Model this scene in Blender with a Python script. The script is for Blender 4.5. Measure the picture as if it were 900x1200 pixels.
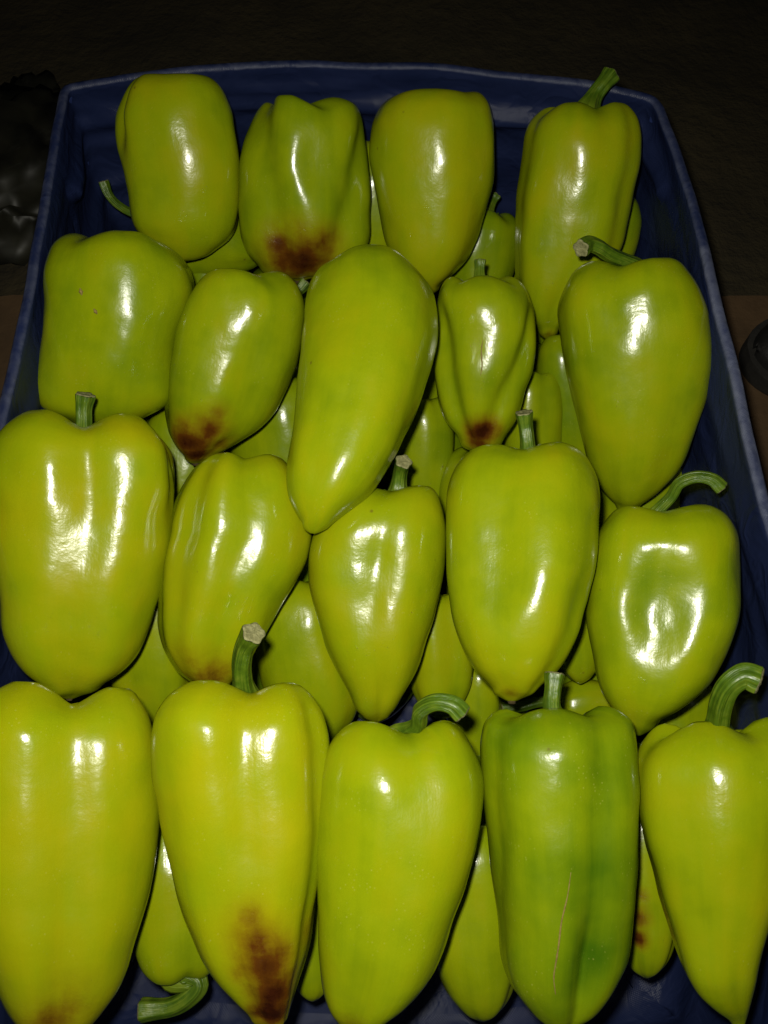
import bpy, bmesh, math, random
import numpy as np
from mathutils import Vector, Matrix, noise
from mathutils.bvhtree import BVHTree

# ------------------------------------------------------------------ camera, world, flash, exposure
scn = bpy.context.scene
for o in list(bpy.data.objects):
    bpy.data.objects.remove(o, do_unlink=True)
C = scn.collection
R = math.radians
PITCH = 65.6
FPX = 942.0                                  # focal length in pixels of the 900 x 1200 photograph
CAM = np.array([0.0, -0.236, 0.588])
p_ = R(PITCH)
FWD = np.array([0.0, math.cos(p_), -math.sin(p_)])
UPV = np.array([0.0, math.sin(p_), math.cos(p_)])
RGT = np.array([1.0, 0.0, 0.0])

cam_d = bpy.data.cameras.new('camera')
cam_d.sensor_fit = 'VERTICAL'
cam_d.sensor_height = 36.0
cam_d.lens = 36.0 * FPX / 1200.0
cam_d.clip_start = 0.01
cam_d.clip_end = 200
cam = bpy.data.objects.new('camera', cam_d)
C.objects.link(cam)
cam.location = CAM
cam.rotation_euler = (R(90 - PITCH), 0, 0)
scn.camera = cam

w = bpy.data.worlds.new('World')
scn.world = w
w.use_nodes = True
w.node_tree.nodes['Background'].inputs[0].default_value = (0.55, 0.6, 0.8, 1)
w.node_tree.nodes['Background'].inputs[1].default_value = 0.004

fl = bpy.data.lights.new('camera_flash', 'SPOT')
fl.energy = 11.0
fl.color = (1.0, 0.97, 0.84)
fl.spot_size = R(138)
fl.spot_blend = 1.0
fl.shadow_soft_size = 0.007
flo = bpy.data.objects.new('camera_flash', fl)
C.objects.link(flo)
flo.location = CAM + RGT * -0.014 + UPV * 0.022 - FWD * 0.004
flo.rotation_euler = (R(90 - PITCH - 3), 0, 0)

scn.render.engine = 'CYCLES'
scn.view_settings.view_transform = 'Standard'
scn.view_settings.look = 'None'
scn.view_settings.gamma = 1
scn.view_settings.use_curve_mapping = False
scn.view_settings.exposure = 0.0

# ------------------------------------------------------------------ pixel helpers
def ray(x, y):
    d = FWD + RGT * ((x - 450.0) / FPX) - UPV * ((y - 600.0) / FPX)
    return d                                  # not normalised: depth along FWD is 1
def at_depth(x, y, d):
    return CAM + ray(x, y) * d
def at_z(x, y, z):
    d = ray(x, y)
    return CAM + d * ((z - CAM[2]) / d[2])
def at_plane(x, y, p0, n):
    d = ray(x, y)
    return CAM + d * (np.dot(p0 - CAM, n) / np.dot(d, n))
def depth_of(p):
    return float(np.dot(p - CAM, FWD))
def unit(v):
    return v / np.linalg.norm(v)

# ------------------------------------------------------------------ node helpers
def new_mat(name):
    m = bpy.data.materials.new(name)
    m.use_nodes = True
    nt = m.node_tree
    b = nt.nodes['Principled BSDF']
    return m, nt, b
def N(nt, t, **kw):
    n = nt.nodes.new(t)
    for k, v in kw.items():
        if k in ('i',):
            for kk, vv in v.items():
                n.inputs[kk].default_value = vv
        else:
            setattr(n, k, v)
    return n
def L(nt, a, b):
    nt.links.new(a, b)
def mixc(nt, fac, a, b, blend='MIX'):
    n = nt.nodes.new('ShaderNodeMix')
    n.data_type = 'RGBA'
    n.blend_type = blend
    for sock, val in ((n.inputs[0], fac), (n.inputs[6], a), (n.inputs[7], b)):
        if hasattr(val, 'is_linked'):
            nt.links.new(val, sock)
        else:
            sock.default_value = val
    return n.outputs[2]
def math_n(nt, op, a, b=0.0, c=0.0, clamp=False):
    n = nt.nodes.new('ShaderNodeMath')
    n.operation = op
    n.use_clamp = clamp
    for i, val in enumerate((a, b, c)):
        if hasattr(val, 'is_linked'):
            nt.links.new(val, n.inputs[i])
        else:
            n.inputs[i].default_value = val
    return n.outputs[0]
def ramp(nt, fac, stops):
    n = nt.nodes.new('ShaderNodeValToRGB')
    el = n.color_ramp.elements
    el[0].position, el[0].color = stops[0]
    el[1].position, el[1].color = stops[1]
    for p, c in stops[2:]:
        e = el.new(p)
        e.color = c
    nt.links.new(fac, n.inputs[0])
    return n.outputs[0]

# ------------------------------------------------------------------ materials
def skin_material():
    m, nt, b = new_mat('pepper_skin')
    tc = N(nt, 'ShaderNodeTexCoord')
    oi = N(nt, 'ShaderNodeObjectInfo')
    sep = N(nt, 'ShaderNodeSeparateColor')
    L(nt, oi.outputs['Color'], sep.inputs[0])
    off = N(nt, 'ShaderNodeVectorMath', operation='SCALE')
    L(nt, oi.outputs['Location'], off.inputs[0]); off.inputs['Scale'].default_value = 7.0
    add = N(nt, 'ShaderNodeVectorMath', operation='ADD')
    L(nt, tc.outputs['Object'], add.inputs[0]); L(nt, off.outputs[0], add.inputs[1])
    P = add.outputs[0]
    uv = N(nt, 'ShaderNodeUVMap'); uv.uv_map = 'UVMap'
    # lengthwise streaks in the skin
    mp = N(nt, 'ShaderNodeMapping'); mp.inputs['Scale'].default_value = (9.0, 0.9, 1)
    uvo = N(nt, 'ShaderNodeVectorMath', operation='ADD')
    L(nt, uv.outputs[0], uvo.inputs[0]); L(nt, off.outputs[0], uvo.inputs[1])
    L(nt, uvo.outputs[0], mp.inputs[0])
    streak = N(nt, 'ShaderNodeTexNoise', i={'Scale': 1.0, 'Detail': 4.0, 'Roughness': 0.6})
    L(nt, mp.outputs[0], streak.inputs['Vector'])
    blotch = N(nt, 'ShaderNodeTexNoise', i={'Scale': 26.0, 'Detail': 3.0, 'Roughness': 0.55})
    L(nt, P, blotch.inputs['Vector'])
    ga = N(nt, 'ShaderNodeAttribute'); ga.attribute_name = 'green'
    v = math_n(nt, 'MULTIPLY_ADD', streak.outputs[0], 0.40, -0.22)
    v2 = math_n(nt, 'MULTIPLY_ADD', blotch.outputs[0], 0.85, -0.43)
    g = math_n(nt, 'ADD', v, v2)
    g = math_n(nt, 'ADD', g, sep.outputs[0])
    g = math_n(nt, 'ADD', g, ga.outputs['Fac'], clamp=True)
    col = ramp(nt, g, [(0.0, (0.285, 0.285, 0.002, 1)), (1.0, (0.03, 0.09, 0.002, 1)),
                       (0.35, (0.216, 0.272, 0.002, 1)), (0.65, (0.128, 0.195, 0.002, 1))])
    # fine pale lenticels
    vor = N(nt, 'ShaderNodeTexVoronoi', i={'Scale': 420.0, 'Randomness': 1.0}); L(nt, P, vor.inputs['Vector'])
    dot = ramp(nt, vor.outputs['Distance'], [(0.0, (1, 1, 1, 1)), (0.22, (0, 0, 0, 1))])
    gate = N(nt, 'ShaderNodeTexNoise', i={'Scale': 60.0, 'Detail': 1.0}); L(nt, P, gate.inputs['Vector'])
    dg = math_n(nt, 'MULTIPLY', dot, ramp(nt, gate.outputs[0], [(0.5, (0, 0, 0, 1)), (0.7, (0.5, 0.5, 0.5, 1))]))
    col = mixc(nt, dg, col, (0.40, 0.38, 0.07, 1))
    # small tan freckles, rare
    vor2 = N(nt, 'ShaderNodeTexVoronoi', i={'Scale': 60.0, 'Randomness': 1.0}); L(nt, P, vor2.inputs['Vector'])
    fr = ramp(nt, vor2.outputs['Distance'], [(0.03, (1, 1, 1, 1)), (0.075, (0, 0, 0, 1))])
    sepv = N(nt, 'ShaderNodeSeparateColor'); L(nt, vor2.outputs['Color'], sepv.inputs[0])
    frg = math_n(nt, 'GREATER_THAN', sepv.outputs[0], 0.78)
    col = mixc(nt, math_n(nt, 'MULTIPLY', math_n(nt, 'MULTIPLY', fr, frg), 0.6), col, (0.10, 0.06, 0.01, 1))
    # rot: brown decay with ragged edge
    ra = N(nt, 'ShaderNodeAttribute'); ra.attribute_name = 'rot'
    rn = N(nt, 'ShaderNodeTexNoise', i={'Scale': 170.0, 'Detail': 6.0, 'Roughness': 0.7}); L(nt, P, rn.inputs['Vector'])
    rn2 = N(nt, 'ShaderNodeTexNoise', i={'Scale': 70.0, 'Detail': 3.0}); L(nt, P, rn2.inputs['Vector'])
    rv = math_n(nt, 'MULTIPLY_ADD', rn.outputs[0], 0.3, -0.15)
    rv = math_n(nt, 'ADD', rv, math_n(nt, 'MULTIPLY_ADD', streak.outputs[0], 0.35, -0.175))
    rv = math_n(nt, 'ADD', rv, math_n(nt, 'MULTIPLY_ADD', rn2.outputs[0], 0.5, -0.25))
    rr = math_n(nt, 'ADD', ra.outputs['Fac'], math_n(nt, 'MULTIPLY', rv, math_n(nt, 'MULTIPLY', ra.outputs['Fac'], 2.4, clamp=True)))
    rfac = ramp(nt, rr, [(0.06, (0, 0, 0, 1)), (0.78, (1, 1, 1, 1))])
    rcol = ramp(nt, rr, [(0.12, (0.24, 0.18, 0.003, 1)), (1.0, (0.034, 0.008, 0.002, 1)), (0.52, (0.150, 0.056, 0.003, 1))])
    col = mixc(nt, rfac, col, rcol)
    L(nt, col, b.inputs['Base Color'])
    # gloss
    rough = N(nt, 'ShaderNodeTexNoise', i={'Scale': 38.0, 'Detail': 5.0, 'Roughness': 0.6}); L(nt, P, rough.inputs['Vector'])
    L(nt, math_n(nt, 'MULTIPLY_ADD', rough.outputs[0], 0.26, 0.095), b.inputs['Roughness'])
    b.inputs['Coat Weight'].default_value = 0.15
    b.inputs['Coat Roughness'].default_value = 0.09
    b.inputs['IOR'].default_value = 1.37
    b.inputs['Subsurface Weight'].default_value = 0.06
    b.inputs['Subsurface Radius'].default_value = (1.0, 0.9, 0.15)
    b.inputs['Subsurface Scale'].default_value = 0.006
    # relief: waxy orange-peel, lengthwise ripples
    n1 = N(nt, 'ShaderNodeTexNoise', i={'Scale': 900.0, 'Detail': 2.0}); L(nt, P, n1.inputs['Vector'])
    n2 = N(nt, 'ShaderNodeTexNoise', i={'Scale': 55.0, 'Detail': 3.0, 'Roughness': 0.5}); L(nt, P, n2.inputs['Vector'])
    h = math_n(nt, 'MULTIPLY_ADD', n1.outputs[0], 0.035, math_n(nt, 'MULTIPLY', n2.outputs[0], 0.42))
    h = math_n(nt, 'ADD', h, math_n(nt, 'MULTIPLY', streak.outputs[0], 0.16))
    n3 = N(nt, 'ShaderNodeTexNoise', i={'Scale': 150.0, 'Detail': 2.0, 'Roughness': 0.5}); L(nt, P, n3.inputs['Vector'])
    h = math_n(nt, 'ADD', h, math_n(nt, 'MULTIPLY', n3.outputs[0], 0.075))
    h = math_n(nt, 'SUBTRACT', h, math_n(nt, 'MULTIPLY', rfac, math_n(nt, 'MULTIPLY', rn.outputs[0], 0.5)))
    bp = N(nt, 'ShaderNodeBump', i={'Strength': 0.75, 'Distance': 0.0016})
    L(nt, h, bp.inputs['Height'])
    L(nt, bp.outputs[0], b.inputs['Normal'])
    return m

def stem_material():
    m, nt, b = new_mat('pepper_stem')
    tc = N(nt, 'ShaderNodeTexCoord')
    uv = N(nt, 'ShaderNodeUVMap'); uv.uv_map = 'UVMap'
    mp = N(nt, 'ShaderNodeMapping'); mp.inputs['Scale'].default_value = (14, 1.2, 1)
    L(nt, uv.outputs[0], mp.inputs[0])
    s = N(nt, 'ShaderNodeTexNoise', i={'Scale': 1.0, 'Detail': 4.0}); L(nt, mp.outputs[0], s.inputs['Vector'])
    n = N(nt, 'ShaderNodeTexNoise', i={'Scale': 160.0, 'Detail': 4.0}); L(nt, tc.outputs['Object'], n.inputs['Vector'])
    f = math_n(nt, 'MULTIPLY_ADD', s.outputs[0], 0.6, math_n(nt, 'MULTIPLY', n.outputs[0], 0.4))
    col = ramp(nt, f, [(0.30, (0.020, 0.050, 0.003, 1)), (0.76, (0.19, 0.24, 0.020, 1)), (0.5, (0.062, 0.118, 0.005, 1))])
    sp = N(nt, 'ShaderNodeSeparateXYZ'); L(nt, uv.outputs[0], sp.inputs[0])
    basef = ramp(nt, sp.outputs[1], [(0.15, (1, 1, 1, 1)), (0.5, (0, 0, 0, 1))])
    col = mixc(nt, math_n(nt, 'MULTIPLY', basef, 0.65), col, (0.20, 0.26, 0.012, 1))
    L(nt, col, b.inputs['Base Color'])
    b.inputs['Roughness'].default_value = 0.36
    bp = N(nt, 'ShaderNodeBump', i={'Strength': 0.9, 'Distance': 0.0016}); L(nt, f, bp.inputs['Height'])
    L(nt, bp.outputs[0], b.inputs['Normal'])
    return m

def simple_noise_mat(name, c1, c2, scale, rough, bump=0.0, bscale=None, detail=5.0, metal=0.0):
    m, nt, b = new_mat(name)
    tc = N(nt, 'ShaderNodeTexCoord')
    n = N(nt, 'ShaderNodeTexNoise', i={'Scale': scale, 'Detail': detail, 'Roughness': 0.65})
    L(nt, tc.outputs['Object'], n.inputs['Vector'])
    L(nt, ramp(nt, n.outputs[0], [(0.3, (*c1, 1)), (0.7, (*c2, 1))]), b.inputs['Base Color'])
    b.inputs['Roughness'].default_value = rough
    b.inputs['Metallic'].default_value = metal
    if bump:
        n2 = N(nt, 'ShaderNodeTexNoise', i={'Scale': bscale or scale * 3, 'Detail': 6.0, 'Roughness': 0.65})
        L(nt, tc.outputs['Object'], n2.inputs['Vector'])
        bp = N(nt, 'ShaderNodeBump', i={'Strength': 0.9, 'Distance': bump}); L(nt, n2.outputs[0], bp.inputs['Height'])
        L(nt, bp.outputs[0], b.inputs['Normal'])
    return m

def liner_material():
    m, nt, b = new_mat('blue_woven_plastic')
    uv = N(nt, 'ShaderNodeUVMap'); uv.uv_map = 'UVMap'
    tc = N(nt, 'ShaderNodeTexCoord')
    sp = N(nt, 'ShaderNodeSeparateXYZ'); L(nt, uv.outputs[0], sp.inputs[0])
    wx = math_n(nt, 'SINE', math_n(nt, 'MULTIPLY', sp.outputs[0], 2 * math.pi / 0.0017))
    wy = math_n(nt, 'SINE', math_n(nt, 'MULTIPLY', sp.outputs[1], 2 * math.pi / 0.0017))
    weave = math_n(nt, 'MULTIPLY', wx, wy)
    n = N(nt, 'ShaderNodeTexNoise', i={'Scale': 18.0, 'Detail': 5.0, 'Roughness': 0.6}); L(nt, tc.outputs['Object'], n.inputs['Vector'])
    col = ramp(nt, n.outputs[0], [(0.3, (0.007, 0.012, 0.042, 1)), (0.72, (0.014, 0.021, 0.066, 1))])
    # pale rubbed scuffs along the rim edge (wear attribute) and dust, with the rim highlight painted into the colour
    wa = N(nt, 'ShaderNodeAttribute'); wa.attribute_name = 'wear_highlight'
    n2 = N(nt, 'ShaderNodeTexNoise', i={'Scale': 130.0, 'Detail': 6.0, 'Roughness': 0.7}); L(nt, tc.outputs['Object'], n2.inputs['Vector'])
    n3 = N(nt, 'ShaderNodeTexNoise', i={'Scale': 22.0, 'Detail': 2.0}); L(nt, tc.outputs['Object'], n3.inputs['Vector'])
    f = math_n(nt, 'ADD', math_n(nt, 'MULTIPLY_ADD', n2.outputs[0], 0.9, -0.45), math_n(nt, 'MULTIPLY_ADD', n3.outputs[0], 0.8, -0.4))
    f = math_n(nt, 'MULTIPLY', wa.outputs['Fac'], math_n(nt, 'ADD', f, 0.78))
    fac = ramp(nt, f, [(0.36, (0, 0, 0, 1)), (1.2, (0.6, 0.6, 0.6, 1))])
    col = mixc(nt, fac, col, (0.17, 0.185, 0.25, 1))
    L(nt, col, b.inputs['Base Color'])
    b.inputs['Roughness'].default_value = 0.4
    b.inputs['Specular IOR Level'].default_value = 0.14
    n4 = N(nt, 'ShaderNodeTexNoise', i={'Scale': 260.0, 'Detail': 3.0}); L(nt, tc.outputs['Object'], n4.inputs['Vector'])
    n5 = N(nt, 'ShaderNodeTexNoise', i={'Scale': 34.0, 'Detail': 3.0, 'Distortion': 0.8}); L(nt, tc.outputs['Object'], n5.inputs['Vector'])
    crease = math_n(nt, 'ABSOLUTE', math_n(nt, 'SUBTRACT', n5.outputs[0], 0.5))
    h = math_n(nt, 'MULTIPLY_ADD', weave, 0.35, math_n(nt, 'MULTIPLY', n4.outputs[0], 0.6))
    h = math_n(nt, 'SUBTRACT', h, math_n(nt, 'MULTIPLY', crease, 26.0))
    bp = N(nt, 'ShaderNodeBump', i={'Strength': 0.32, 'Distance': 0.0005}); L(nt, h, bp.inputs['Height'])
    L(nt, bp.outputs[0], b.inputs['Normal'])
    return m

M = {}
M['skin'] = skin_material()
M['stem'] = stem_material()
M['cut'] = simple_noise_mat('cut_stem_pith', (0.10, 0.10, 0.032), (0.27, 0.26, 0.115), 500, 0.7, 0.0008, 900)
M['liner'] = liner_material()
M['crate'] = simple_noise_mat('crate_plastic', (0.018, 0.03, 0.12), (0.03, 0.05, 0.18), 30, 0.45, 0.0006, 200)
M['ground'] = simple_noise_mat('trodden_soil', (0.016, 0.012, 0.004), (0.046, 0.034, 0.012), 9, 0.95, 0.012, 40, 8)
M['board'] = simple_noise_mat('brown_board', (0.055, 0.030, 0.011), (0.10, 0.056, 0.022), 14, 0.85, 0.001, 180)
M['clod'] = simple_noise_mat('dark_litter', (0.035, 0.026, 0.011), (0.075, 0.054, 0.024), 60, 0.95, 0.003, 150)
M['rubber'] = simple_noise_mat('black_rubber', (0.006, 0.006, 0.006), (0.014, 0.013, 0.012), 40, 0.5, 0.0006, 300)
M['sole'] = simple_noise_mat('grey_sole', (0.010, 0.009, 0.008), (0.02, 0.018, 0.015), 60, 0.7, 0.0006, 300)
M['scar'] = simple_noise_mat('dry_scar', (0.14, 0.09, 0.015), (0.28, 0.22, 0.05), 500, 0.7)
M['dark'] = simple_noise_mat('blossom_scar', (0.03, 0.02, 0.006), (0.09, 0.06, 0.015), 500, 0.8)
def film_mat():
    m, nt, b = new_mat('grey_plastic_film')
    tc = N(nt, 'ShaderNodeTexCoord')
    n = N(nt, 'ShaderNodeTexNoise', i={'Scale': 25.0, 'Detail': 4.0}); L(nt, tc.outputs['Object'], n.inputs['Vector'])
    L(nt, ramp(nt, n.outputs[0], [(0.35, (0.006, 0.006, 0.004, 1)), (0.7, (0.026, 0.025, 0.015, 1))]), b.inputs['Base Color'])
    b.inputs['Roughness'].default_value = 0.5
    b.inputs['Alpha'].default_value = 0.8
    return m
M['film'] = film_mat()

# ------------------------------------------------------------------ object helpers
def mesh_obj(name, verts, faces, mat, parent=None, smooth=True, origin=None):
    verts = np.asarray(verts, float)
    if origin is None:
        origin = np.zeros(3)
    if name in ('body', 'stem', 'cut_end', 'calyx', 'scar', 'blossom_scar', 'upper', 'sole', 'wall', 'bottom', 'brown_board'):
        vc = verts - verts.mean(axis=0)
        tri = np.array([(f[0], f[t], f[t + 1]) for f in faces for t in range(1, len(f) - 1)])
        vol = float(np.sum(vc[tri[:, 0]] * np.cross(vc[tri[:, 1]], vc[tri[:, 2]])))
        if vol < 0:
            faces = [tuple(reversed(f)) for f in faces]
    me = bpy.data.meshes.new(name)
    me.from_pydata([tuple(v) for v in (verts - origin)], [], faces)
    me.materials.append(mat)
    if smooth:
        me.polygons.foreach_set('use_smooth', [True] * len(me.polygons))
    me.update()
    o = bpy.data.objects.new(name, me)
    C.objects.link(o)
    if parent is not None:
        o.parent = parent
        o.location = Vector(origin) - parent.location
    else:
        o.location = Vector(origin)
    return o
def tag(o, label, cat, group=None):
    o['label'] = label
    o['category'] = cat
    if group:
        o['group'] = group
def set_attr(o, name, vals):
    a = o.data.attributes.new(name, 'FLOAT', 'POINT')
    a.data.foreach_set('value', np.asarray(vals, np.float32))
def grid_faces(nr, nc, wrap=True):
    f = []
    for i in range(nr - 1):
        for j in range(nc if wrap else nc - 1):
            k = (j + 1) % nc
            f.append((i * nc + j, i * nc + k, (i + 1) * nc + k, (i + 1) * nc + j))
    return f
def set_uv(o, uvs):
    me = o.data
    l = me.uv_layers.new(name='UVMap')
    li = np.empty(len(me.loops), int)
    me.loops.foreach_get('vertex_index', li)
    l.data.foreach_set('uv', np.asarray(uvs, np.float32)[li].ravel())
def pchip(xs, ys, x):
    xs = np.asarray(xs, float); ys = np.asarray(ys, float)
    h = np.diff(xs); d = np.diff(ys) / h
    m = np.zeros(len(xs))
    m[0], m[-1] = d[0], d[-1]
    for i in range(1, len(xs) - 1):
        if d[i - 1] * d[i] <= 0:
            m[i] = 0
        else:
            w1, w2 = 2 * h[i] + h[i - 1], h[i] + 2 * h[i - 1]
            m[i] = (w1 + w2) / (w1 / d[i - 1] + w2 / d[i])
    k = np.clip(np.searchsorted(xs, x) - 1, 0, len(h) - 1)
    t = (x - xs[k]) / h[k]
    return ((2*t**3 - 3*t**2 + 1) * ys[k] + (t**3 - 2*t**2 + t) * h[k] * m[k]
            + (-2*t**3 + 3*t**2) * ys[k+1] + (t**3 - t**2) * h[k] * m[k+1])
def catmull(pts, n):
    pts = np.asarray(pts, float)
    P = np.vstack([2 * pts[0] - pts[1], pts, 2 * pts[-1] - pts[-2]])
    out = []
    for i in range(1, len(P) - 2):
        for k in range(n):
            t = k / n
            a, b, c, d = P[i-1], P[i], P[i+1], P[i+2]
            out.append(0.5 * ((2*b) + (-a + c)*t + (2*a - 5*b + 4*c - d)*t*t + (-a + 3*b - 3*c + d)*t**3))
    out.append(pts[-1])
    return np.array(out)
def lerp_list(pts, t):
    pts = np.asarray(pts, float)
    return np.interp(t, pts[:, 0], pts[:, 1])

# ------------------------------------------------------------------ the crate, its liner and the ground
RIM = 0.200
rim_px = ([(-5, 510), (8, 450), (22, 390), (36, 320), (48, 250), (60, 180), (71, 112), (74, 101)]
          + [(82, 98), (100, 95), (150, 87), (225, 78), (300, 74), (370, 71), (450, 74), (560, 81), (640, 90), (700, 97), (745, 106), (766, 111)]
          + [(775, 121), (782, 140), (793, 170), (812, 230), (826, 290), (840, 345), (856, 410), (872, 480), (886, 540), (900, 600)])
rim_w = [at_z(x, y, RIM)[:2] for x, y in rim_px]
XL, XR = rim_w[0][0], rim_w[-1][0]
NEAR = -0.335
near = [(XR + 0.004, -0.10), (XR + 0.004, -0.2), (XR, -0.29), (XR - 0.012, NEAR + 0.012), (XR - 0.04, NEAR), (0.06, NEAR - 0.012),
        (-0.06, NEAR - 0.012), (XL + 0.04, NEAR), (XL + 0.012, NEAR + 0.012), (XL, -0.29), (XL - 0.006, -0.2), (XL - 0.004, -0.08)]
poly = np.array(rim_w + near)
loop = np.vstack([poly, poly[:1]])
seg = np.r_[0, np.cumsum(np.linalg.norm(np.diff(loop, axis=0), axis=1))]
PER = seg[-1]
NP = 560
uu = np.linspace(0, PER, NP, endpoint=False)
path = np.c_[np.interp(uu, seg, loop[:, 0]), np.interp(uu, seg, loop[:, 1])]
ker = np.array([0, 0, 1, 2, 1, 0, 0], float); ker /= ker.sum()
for _ in range(1):
    path = sum(k * np.roll(path, s, axis=0) for k, s in zip(ker, range(-3, 4)))
tang = np.roll(path, -1, axis=0) - np.roll(path, 1, axis=0)
tang /= np.linalg.norm(tang, axis=1)[:, None]
cen = path.mean(axis=0)
inw = np.c_[tang[:, 1], -tang[:, 0]]
inw *= np.sign(np.sum(inw * (cen - path), axis=1))[:, None]
BASE = -0.045                                 # the ground under the crate
FLOORZ = BASE + 0.022
def flare(z):                                  # walls pushed out by the load
    return -0.014 * math.sin(math.pi * min(1, max(0, (RIM - z) / (RIM - FLOORZ))))
# section: (inward offset, z, tag)
sec = []
for z in np.linspace(BASE + 0.055, RIM - 0.008, 20):
    sec.append((-0.0036 + flare(z), z))
for a in np.linspace(180, 0, 13)[1:-1]:
    sec.append((0.0036 * math.cos(R(a)), RIM - 0.0036 + 0.0036 * math.sin(R(a))))
n_in0 = len(sec)
for k, z in enumerate(np.linspace(RIM - 0.008, FLOORZ + 0.014, 54)):
    sec.append((0.0036 + flare(z) + 0.006 * (RIM - z) / (RIM - FLOORZ), z))
sec.append((0.016, FLOORZ + 0.004))
sec.append((0.030, FLOORZ))
sec = np.array(sec)
NS = len(sec)
svals = np.r_[0, np.cumsum(np.linalg.norm(np.diff(sec, axis=0), axis=1))]
V = np.zeros((NS, NP, 3)); UV = np.zeros((NS, NP, 2)); WEAR_HIGHLIGHT = np.zeros((NS, NP))
for j in range(NP):
    px, py = path[j]
    for i in range(NS):
        off, z = sec[i]
        inner = i >= n_in0
        nv = Vector((px * 9, py * 9, z * 16))
        d = 0.0
        drop = RIM - z
        if inner:
            env = min(1, drop / 0.02) * (1 if i < NS - 2 else 0.3)
            a = noise.noise(nv * 1.0) * 0.005
            ridg = (1 - abs(noise.noise(Vector((px * 7 + 3, py * 7, z * 26 + 0.6 * px))) * 2.0))
            a += max(0, ridg - 0.25) * (0.0055 if py > 0.2 else 0.003)
            # long sagging fold a few centimetres under the edge
            c = 0.034 + 0.008 * noise.noise(Vector((px * 10, py * 10, 4.2)))
            amp = (0.010 if py > 0.2 else 0.002) * (0.5 + 0.9 * noise.noise(Vector((px * 8 + 9, py * 8, 1.7))) + 0.3)
            a += max(amp, 0) * math.exp(-((drop - c) / 0.0075) ** 2)
            d = a * env
        else:
            d = 0.0012 * noise.noise(nv * 2.5)
        zz = z + 0.0022 * noise.noise(Vector((px * 14, py * 14, 8))) * min(1, max(0, z - BASE) / 0.1)
        q = path[j] + inw[j] * (off + d)
        V[i, j] = (q[0], q[1], zz)
        UV[i, j] = (uu[j], svals[i])
        WEAR_HIGHLIGHT[i, j] = math.exp(-((drop - 0.0012) / 0.0022) ** 2) * (1.0 if (px > 0.15 and py < 0.12) else 0.7) * (1 if off > -0.003 else 0.4)
verts = V.reshape(-1, 3)
faces = grid_faces(NS, NP)
# floor of the liner: shrink the last loop to the middle
fl_loops = 16
lv = V[-1].copy()
fv, fuv = [], []
base_i = (NS - 1) * NP
c3 = np.array([cen[0], cen[1], FLOORZ])
for k in range(1, fl_loops + 1):
    t = k / fl_loops * 0.995
    q = lv * (1 - t) + c3 * t
    for j in range(NP):
        q[j, 2] = FLOORZ + 0.004 * max(0, noise.noise(Vector((q[j, 0] * 12, q[j, 1] * 12, 2)))) + 0.003 * max(0, noise.noise(Vector((q[j, 0] * 40, q[j, 1] * 26, 5))))
    fv.append(q); fuv.append(q[:, :2])
verts = np.vstack([verts] + fv)
uvs = np.vstack([UV.reshape(-1, 2)] + fuv)
wear_highlight = np.r_[WEAR_HIGHLIGHT.ravel(), np.zeros(fl_loops * NP)]
for k in range(fl_loops):
    a = base_i + k * NP
    for j in range(NP):
        b2 = (j + 1) % NP
        faces.append((a + j, a + b2, a + NP + b2, a + NP + j))
liner = mesh_obj('crate_liner', verts, faces, M['liner'], origin=np.array([0, -0.03, FLOORZ]))
set_uv(liner, uvs); set_attr(liner, 'wear_highlight', wear_highlight)
tag(liner, 'dark blue woven plastic sheet lining the crate, folded over its rim', 'liner')

# the crate itself: a thin-walled tub that the sheet wraps
crate = bpy.data.objects.new('crate', None); C.objects.link(crate)
crate.location = (0, -0.03, BASE + 0.003)
tag(crate, 'blue plastic crate under the lining sheet, holding the heap of peppers', 'crate')
def tub(o0, o1, z0, z1):
    vs, fs = [], []
    idx = list(range(0, NP, 5)); n = len(idx)
    zs = np.linspace(z0, z1, 12)
    rows = [(o0, z) for z in zs] + [(o1, z) for z in zs[::-1]]
    for off, z in rows:
        for j in idx:
            shrink = flare(z)
            q = path[j] + inw[j] * (off + shrink)
            vs.append((q[0], q[1], z))
    m = len(rows) - 1
    return vs, grid_faces(len(rows), n) + [(m * n + j, m * n + (j + 1) % n, (j + 1) % n, j) for j in range(n)]
vs, fs = tub(-0.0022, 0.0014, BASE + 0.011, RIM - 0.0075)
mesh_obj('wall', vs, fs, M['crate'], crate, smooth=False, origin=np.array([0, -0.03, BASE + 0.003]))
idx = list(range(0, NP, 5)); n = len(idx)
vs = []
for z in (BASE + 0.003, BASE + 0.0108):
    for j in idx:
        q = path[j] + inw[j] * -0.003
        vs.append((q[0], q[1], z))
fs = grid_faces(2, n) + [tuple(range(n)), tuple(range(2 * n - 1, n - 1, -1))]
mesh_obj('bottom', vs, fs, M['crate'], crate, smooth=False, origin=np.array([0, -0.03, BASE + 0.003]))

# ground: uneven soil
gv, gf = [], []
GN = 150
gx = np.sign(np.linspace(-1, 1, GN)) * (np.abs(np.linspace(-1, 1, GN)) ** 2.2) * 6.0
for y in gx + 0.3:
    for x in gx:
        inside = min(1.0, max(0.0, (math.hypot(x, y - 0.05) - 0.42) / 0.15))
        z = (0.012 * noise.noise(Vector((x * 7, y * 7, 0))) + 0.006 * noise.noise(Vector((x * 25, y * 25, 3)))) * inside - 0.004 - 0.012 * inside + BASE
        gv.append((x, y, z))
gf = grid_faces(GN, GN, wrap=False)
g = mesh_obj('ground', gv, gf, M['ground'])
g['kind'] = 'structure'

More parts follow.
